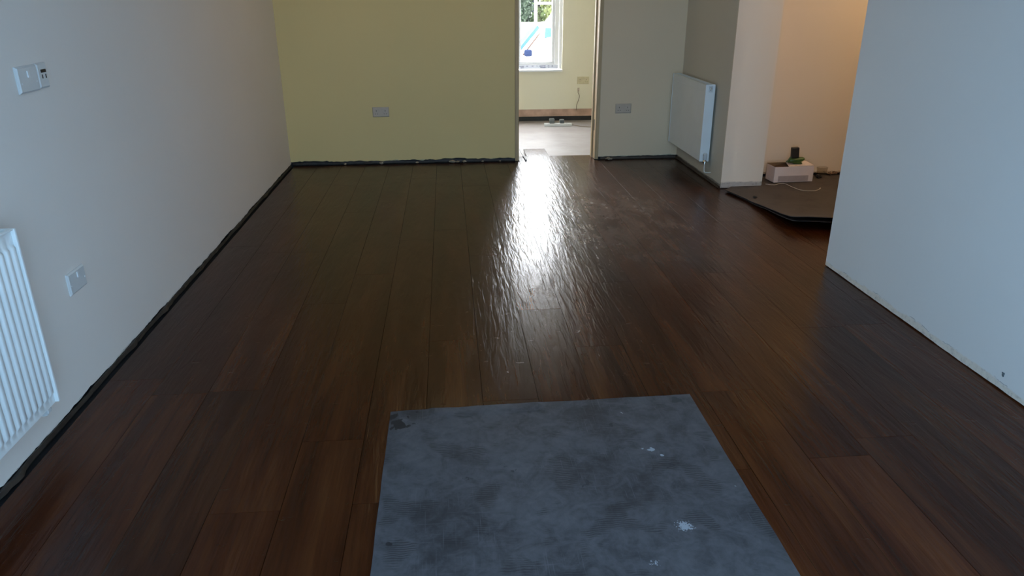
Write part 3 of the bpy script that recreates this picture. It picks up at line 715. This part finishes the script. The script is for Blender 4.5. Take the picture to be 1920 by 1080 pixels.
b = BM(); wp = [(-2.46, 1.32), (-1.99, 1.86), (-2.04, 1.92), (-2.53, 1.35)]; ext(b, wp, -.012, 1.0); link('windscreen', b, M_vglass, vn)
b = BM(); ext(b, [(-1.86, 1.60), (-1.60, 1.66), (-1.35, 1.88), (-1.85, 1.86)], -.02, .01); link('side_window', b, M_vglass, vn)
b = BM(); tube(b, [(-2.42, -.03, 1.20), (-1.98, -.03, 1.74)], .02, 6); link('pillar_trim', b, simple('brown_trim', (.04, .026, .022), .8, spec=.05), vn)
b = BM(); box(b, -2.40, -2.20, -.22, -.06, 1.17, 1.34, .04, 3); box(b, -2.30, -2.25, -.06, .01, 1.22, 1.26); link('mirror', b, simple('dark_blue_plastic', (.006, .010, .026), .8, spec=.05), vn)
b = BM(); tube(b, [(-2.13, -.01, .95), (-2.13, -.01, 1.22)], .008, 5); link('door_gap', b, M_hole, vn)
for x in (-2.3, 1.2):
    b = BM(); cyl(b, (x, -.02, .34), (0, 1, 0), .34, .22, 24); wh_ = link('wheel', b, M_blk, vn)
    b = BM(); cyl(b, (x, -.03, .34), (0, 1, 0), .18, .02, 16); link('hub_cap', b, M_chrome, wh_)
# white frame post and leaning board behind the wall
b = BM(); box(b, 3.07, 3.165, 27.0, 27.09, -1.25, 2.6, .01); box(b, 3.166, 5.4, 27.0, 27.06, 1.07, 1.15, .01); box(b, 5.4, 5.5, 27.0, 27.09, -1.25, 2.6, .01)
o = link('timber_frame', b, simple('whitewashed_timber', (.72, .70, .62), .8)); tag(o, 'pale timber post and rail standing behind the garden wall', 'frame')
b = BM(); M_ = Matrix.Translation((3.35, 26.7, .35)) @ Matrix.Rotation(R(-48), 4, 'Y'); box(b, -.9, .75, 0, .04, -.09, .09, .005, M=M_)
o = link('leaning_board', b, simple('white_board', (.78, .78, .76), .7)); tag(o, 'white board leaning diagonally against the garden trees', 'board')
def tree(x, y, h, r, seed, col, label):
    t = thing('garden_tree', label, 'tree', (x, y, -1.25), 0, None); rn = random.Random(seed)
    b = BM(); tube(b, [(0, 0, 0), (.05, 0, h*.35), (-.05, .05, h*.8)], [.20, .16, .05], 10)
    for k in range(5): a = rn.uniform(0, 6.28); tube(b, [(0, 0, h*(.3+.1*k)), (math.cos(a)*r*.6, math.sin(a)*r*.6, h*(.5+.1*k))], [.06, .02], 6)
    link('trunk', b, simple('blue_grey_bark', (.012, .016, .026), .9), t, smooth=True)
    b = BM()
    for _ in range(7000):
        a = rn.uniform(0, 6.283); u = rn.uniform(-1, 1); q = rn.uniform(.55, 1)**.5; s = math.sqrt(1-u*u)
        c = Vector((math.cos(a)*s*r*q, math.sin(a)*s*r*q, h*.55+u*h*.46*q)); c += Vector((noise.noise(c*1.3), noise.noise(c*1.3+Vector((9, 0, 0))), noise.noise(c*1.3+Vector((0, 9, 0)))))*.35
        n = Vector((rn.uniform(-1, 1), rn.uniform(-1, 1), rn.uniform(-.3, 1))).normalized(); e = n.orthogonal().normalized()*rn.uniform(.07, .14); f = n.cross(e)*rn.uniform(.5, .9)
        b.faces.new([b.verts.new(c+e), b.verts.new(c+f), b.verts.new(c-e), b.verts.new(c-f)])
    tt = NT('leaf'); v = tt.coord(); n = tt.noise(v, 2.6, 3); m = tt.set(tt.ramp(n, [(.35, tuple(k*.55 for k in col)), (.65, col)]), .7)
    link('foliage', b, m, t)
tree(2.35, 30.3, 4.6, 1.0, 1, (.031, .052, .028), 'dull green tree behind the garden wall, left of the pale post')
tree(3.75, 33.0, 4.9, 1.5, 2, (.056, .10, .022), 'bright green tree behind the garden wall, at the pale post')
tree(4.75, 29.6, 4.7, 1.0, 3, (.09, .115, .030), 'yellowish green tree behind the garden wall, right of the pale post')
